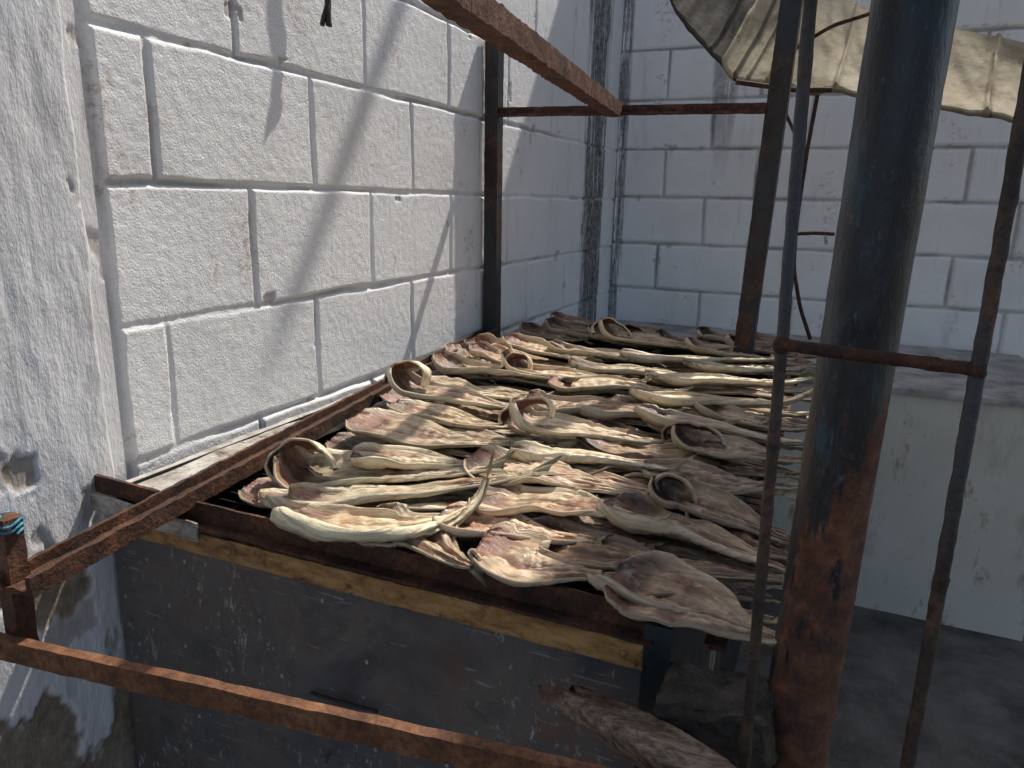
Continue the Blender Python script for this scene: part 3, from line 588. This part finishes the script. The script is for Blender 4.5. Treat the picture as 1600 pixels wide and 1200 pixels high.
# ---------- wood + stump ----------
V_,F=sweep([(.945,.655,FZ),(.944,.655,-.75),(.940,.655,-.455)],p_rect(.095,.06,.005),(0,1,0),.006,.010,45)
V_=V_+ (np.stack([fbm(V_*14+k*7,4)-.5 for k in range(3)],-1))*.05+(np.stack([fbm(V_*90+k*7,3)-.5 for k in range(3)],-1))*.010
tag(mk('broken_stub',V_,F,M_stump,None,True,sharp=35),'rough dark grey broken stub standing beside the box corner','block')
lp=[Py(892,1090,.655),Py(960,1128,.62),Py(1040,1172,.585),Py(1140,1235,.55)]
circ=p_circ(.5,44)*np.array([.046,.044]); circ[:,1]=np.minimum(circ[:,1],.012)
V_,F=sweep(lp,circ,(0,0,1),.003,.0022,60,rs=[.80,.98,1.05,1.05,1.0])
V_=np.array(V_); tx=np.array(lp[-1]-lp[0]); tx/=np.linalg.norm(tx); al=V_@tx
sd_=np.cross(tx,[0,0,1]); sd_/=np.linalg.norm(sd_); u2=np.cross(sd_,tx)
pf=np.stack([al*5,(V_@sd_)*130,(V_@u2)*130],-1)
V_+=u2[None,:]*((fbm(pf,3)-.5)*.016)[:,None]+sd_[None,:]*((fbm(pf+9,3)-.5)*.012)[:,None]
ends=1-sst(0,.05,al-al.min()); V_-=tx[None,:]*(ends*(fbm(pf*.7+20,2)-.4)*.08)[:,None]
tag(mk('split_log',V_,F,M_wood,None,True,sharp=45),'weathered split grey-brown log leaning in front of the broken stub','log')
# ---------- tarp ----------
tp=thing('canvas_awning','dirty beige canvas awning sagging at the upper right','awning',(1.4,2.3,.3))
ub=[(1040,-20),(1075,45),(1120,95),(1165,128),(1245,138),(1345,145),(1470,162),(1590,186),(1750,215)]
ut=[(1130,-130),(1165,-100),(1205,-70),(1250,-40),(1300,-10),(1360,15),(1480,42),(1600,66),(1750,95)]
bo=np.array([tuple(Py(u,v,2.24)) for u,v in ub]); to=np.array([tuple(Py(u,v,2.50)) for u,v in ut])
n=300; s=np.linspace(0,len(ub)-1,n)
BO=np.stack([np.interp(s,np.arange(len(ub)),bo[:,k]) for k in range(3)],-1); TO=np.stack([np.interp(s,np.arange(len(ub)),to[:,k]) for k in range(3)],-1)
for _ in range(12):
    BO[1:-1]=(BO[:-2]+2*BO[1:-1]+BO[2:])/4; TO[1:-1]=(TO[:-2]+2*TO[1:-1]+TO[2:])/4
BO[:,2]+=(fbm(np.stack([s*2.4,s*0,s*0],-1))-.5)*.028
w=np.linspace(0,1,40); P=BO[:,None]*(1-w[None,:,None])+TO[:,None]*w[None,:,None]
SS=s[:,None]*np.ones((1,40)); WW=w[None,:]*np.ones((n,1))
fold=(fbm(np.stack([SS*2.2+WW*1.4,WW*1.8,SS*0+4],-1),3)-.5)*.032*np.sin(np.pi*np.clip(WW*.9+.1,0,1))-.010*np.sin(np.pi*WW)
ribs=np.zeros_like(SS)
for q in (1.75,2.2,2.6,3.0,3.4,4.6,5.6,6.6): ribs+=np.exp(-((SS-q-WW*.08)/.035)**2)
fold=fold+ribs*.012
P[...,2]+=fold; P[...,1]-=fold*.5
tk=[]
for q in np.linspace(0,1,8)[::-1]: tk.append(BO+np.array([0,.018*q,-.010*math.sin(q*math.pi)]))
H=np.stack(tk,1)[:, :-1]
P=np.concatenate([H,P],1); cA=np.zeros(P.shape)
sx=s[:,None]*np.ones((1,P.shape[1])); wob=fbm(np.stack([P[...,0]*6,P[...,2]*6,P[...,0]*0],-1))
stripe=((sx+wob*.2<2.30)).astype(float)*.88
bands=np.zeros_like(sx)
for q,wd in ((2.65,.07),(3.05,.02),(5.65,.012),(6.65,.012)): bands+=(np.abs(sx-q-(wob-.5)*.05)<wd)*.6
hem=np.zeros_like(sx); hem[:,:7]=.6
cA[...,0]=np.clip(stripe+bands+hem,0,1)
mk('canvas_sheet',P.reshape(-1,3),gridF(P.shape[0],P.shape[1]),M_tarp,tp,col=cA.reshape(-1,3))
bar('support_rod',[Py(1150,128,2.22),Py(1245,141,2.22),Py(1300,140,2.22)],p_circ(.007,10),M_rustd,tp,amp=.001,sharp=None)
bar('support_rod',[Py(1236,80,2.2),Py(1300,40,2.2),Py(1370,18,2.2)],p_circ(.005,10),M_rustd,tp,amp=.001,sharp=None)
rb=thing('bent_rod_frame','thin bent rusty rods hanging below the awning behind the rear post','rods',tuple(Py(1262,530,2.26)))
bar('rod',[Py(1279,140,2.26),Py(1262,230,2.26),Py(1244,350,2.26),Py(1240,420,2.26),Py(1250,480,2.26),Py(1266,530,2.26)],p_circ(.0055,10),M_rustd,rb,up=(0,1,0),amp=.001,sharp=None)
bar('rod',[Py(1222,165,2.25),Py(1240,205,2.25),Py(1256,245,2.25)],p_circ(.0045,10),M_rustd,rb,up=(0,1,0),amp=.001,sharp=None)
bar('rod',[Py(1240,366,2.25),Py(1270,364,2.25),Py(1304,366,2.25)],p_circ(.005,10),M_rustd,rb,amp=.001,sharp=None)
bar('rod',[Py(1290,366,2.25),Py(1291,382,2.25)],p_circ(.004,10),M_galv,rb,up=(0,1,0),sharp=None)
tag(bar('stub_rod',[Py(1400,300,2.26),Py(1440,250,2.26),Py(1458,230,2.26)],p_circ(.005,10),M_rustd,amp=.001,sharp=None),'short rusty rod tip poking out right of the pipe post','rod')
cb=thing('cut_cable','frayed end of black cable hanging down the wall at the top','cable',(.03,1.28,.33))
bar('sheath',[(.02,1.30,1.3),(.025,1.29,.8),(.035,1.282,.50),(.033,1.286,.42),(.038,1.275,.352)],p_circ(.0065,10),M_blk,cb,up=(0,1,0),amp=.0012,sharp=None)
for dx,dy in ((-.004,-.014),(.004,-.006),(0,.004)):
    bar('frayed_end',[(.038,1.275,.362),(.038+dx,1.275+dy*.5,.34),(.038+dx,1.275+dy,.322)],p_circ(.005,8),M_blk,cb,up=(0,1,0),amp=.001,sharp=None)
# ---------- unseen overhead pieces added to cast shadows ----------
SX,SY=.20,.66
U,V=np.meshgrid(np.arange(.735+1.94*SX,3.2,.012),np.linspace(-.7,2.80,20),indexing='ij')
tag(mk('shade_sheet',np.stack([U,V,1.52+.012*np.sin(U*2*math.pi/.076)],-1).reshape(-1,3),gridF(*U.shape),M_shade),'added unseen corrugated sheet overhead that shades the right side','shadow caster')  # added out of view to keep sun off the rack's right side
V_,F=boxVF((-.02,3.015,2.60),(.58,3.060,2.63)); tag(mk('shade_bar',V_,F,M_rustd,None,False),'added unseen flat bar that casts the shadow band on the left wall','bracket')  # added out of view to throw the diagonal band on the wall
# ---------- light ----------
S=Vector((SX,SY,1.0)).normalized(); el=math.asin(S.z); az=math.atan2(S.x,S.y)
w=bpy.data.worlds.new('World'); bpy.context.scene.world=w; w.use_nodes=True; nt=w.node_tree
sk=nt.nodes.new('ShaderNodeTexSky'); sk.sky_type='NISHITA'; sk.sun_disc=False; sk.sun_elevation=el; sk.sun_rotation=az; sk.dust_density=2.6
nt.links.new(sk.outputs[0],nt.nodes['Background'].inputs[0]); nt.nodes['Background'].inputs[1].default_value=.15
sl=bpy.data.lights.new('Sun','SUN'); sl.energy=5.0; sl.angle=math.radians(.9); sl.color=(1,.94,.85)
so=bpy.data.objects.new('Sun',sl); COL.objects.link(so); so.rotation_euler=S.to_track_quat('Z','Y').to_euler(); so.location=(2,3,4)
cd=bpy.data.cameras.new('Camera'); co=bpy.data.objects.new('Camera',cd); COL.objects.link(co)
Rm=Matrix((Xw,Yw,Zw)); co.matrix_world=Matrix.Translation(CAM)@Rm.to_4x4()
cd.sensor_width=36; cd.lens=F_/1600*36; cd.clip_start=.02; cd.clip_end=500
sc=bpy.context.scene; sc.camera=co
sc.view_settings.view_transform='Standard'; sc.view_settings.look='None'; sc.view_settings.exposure=0
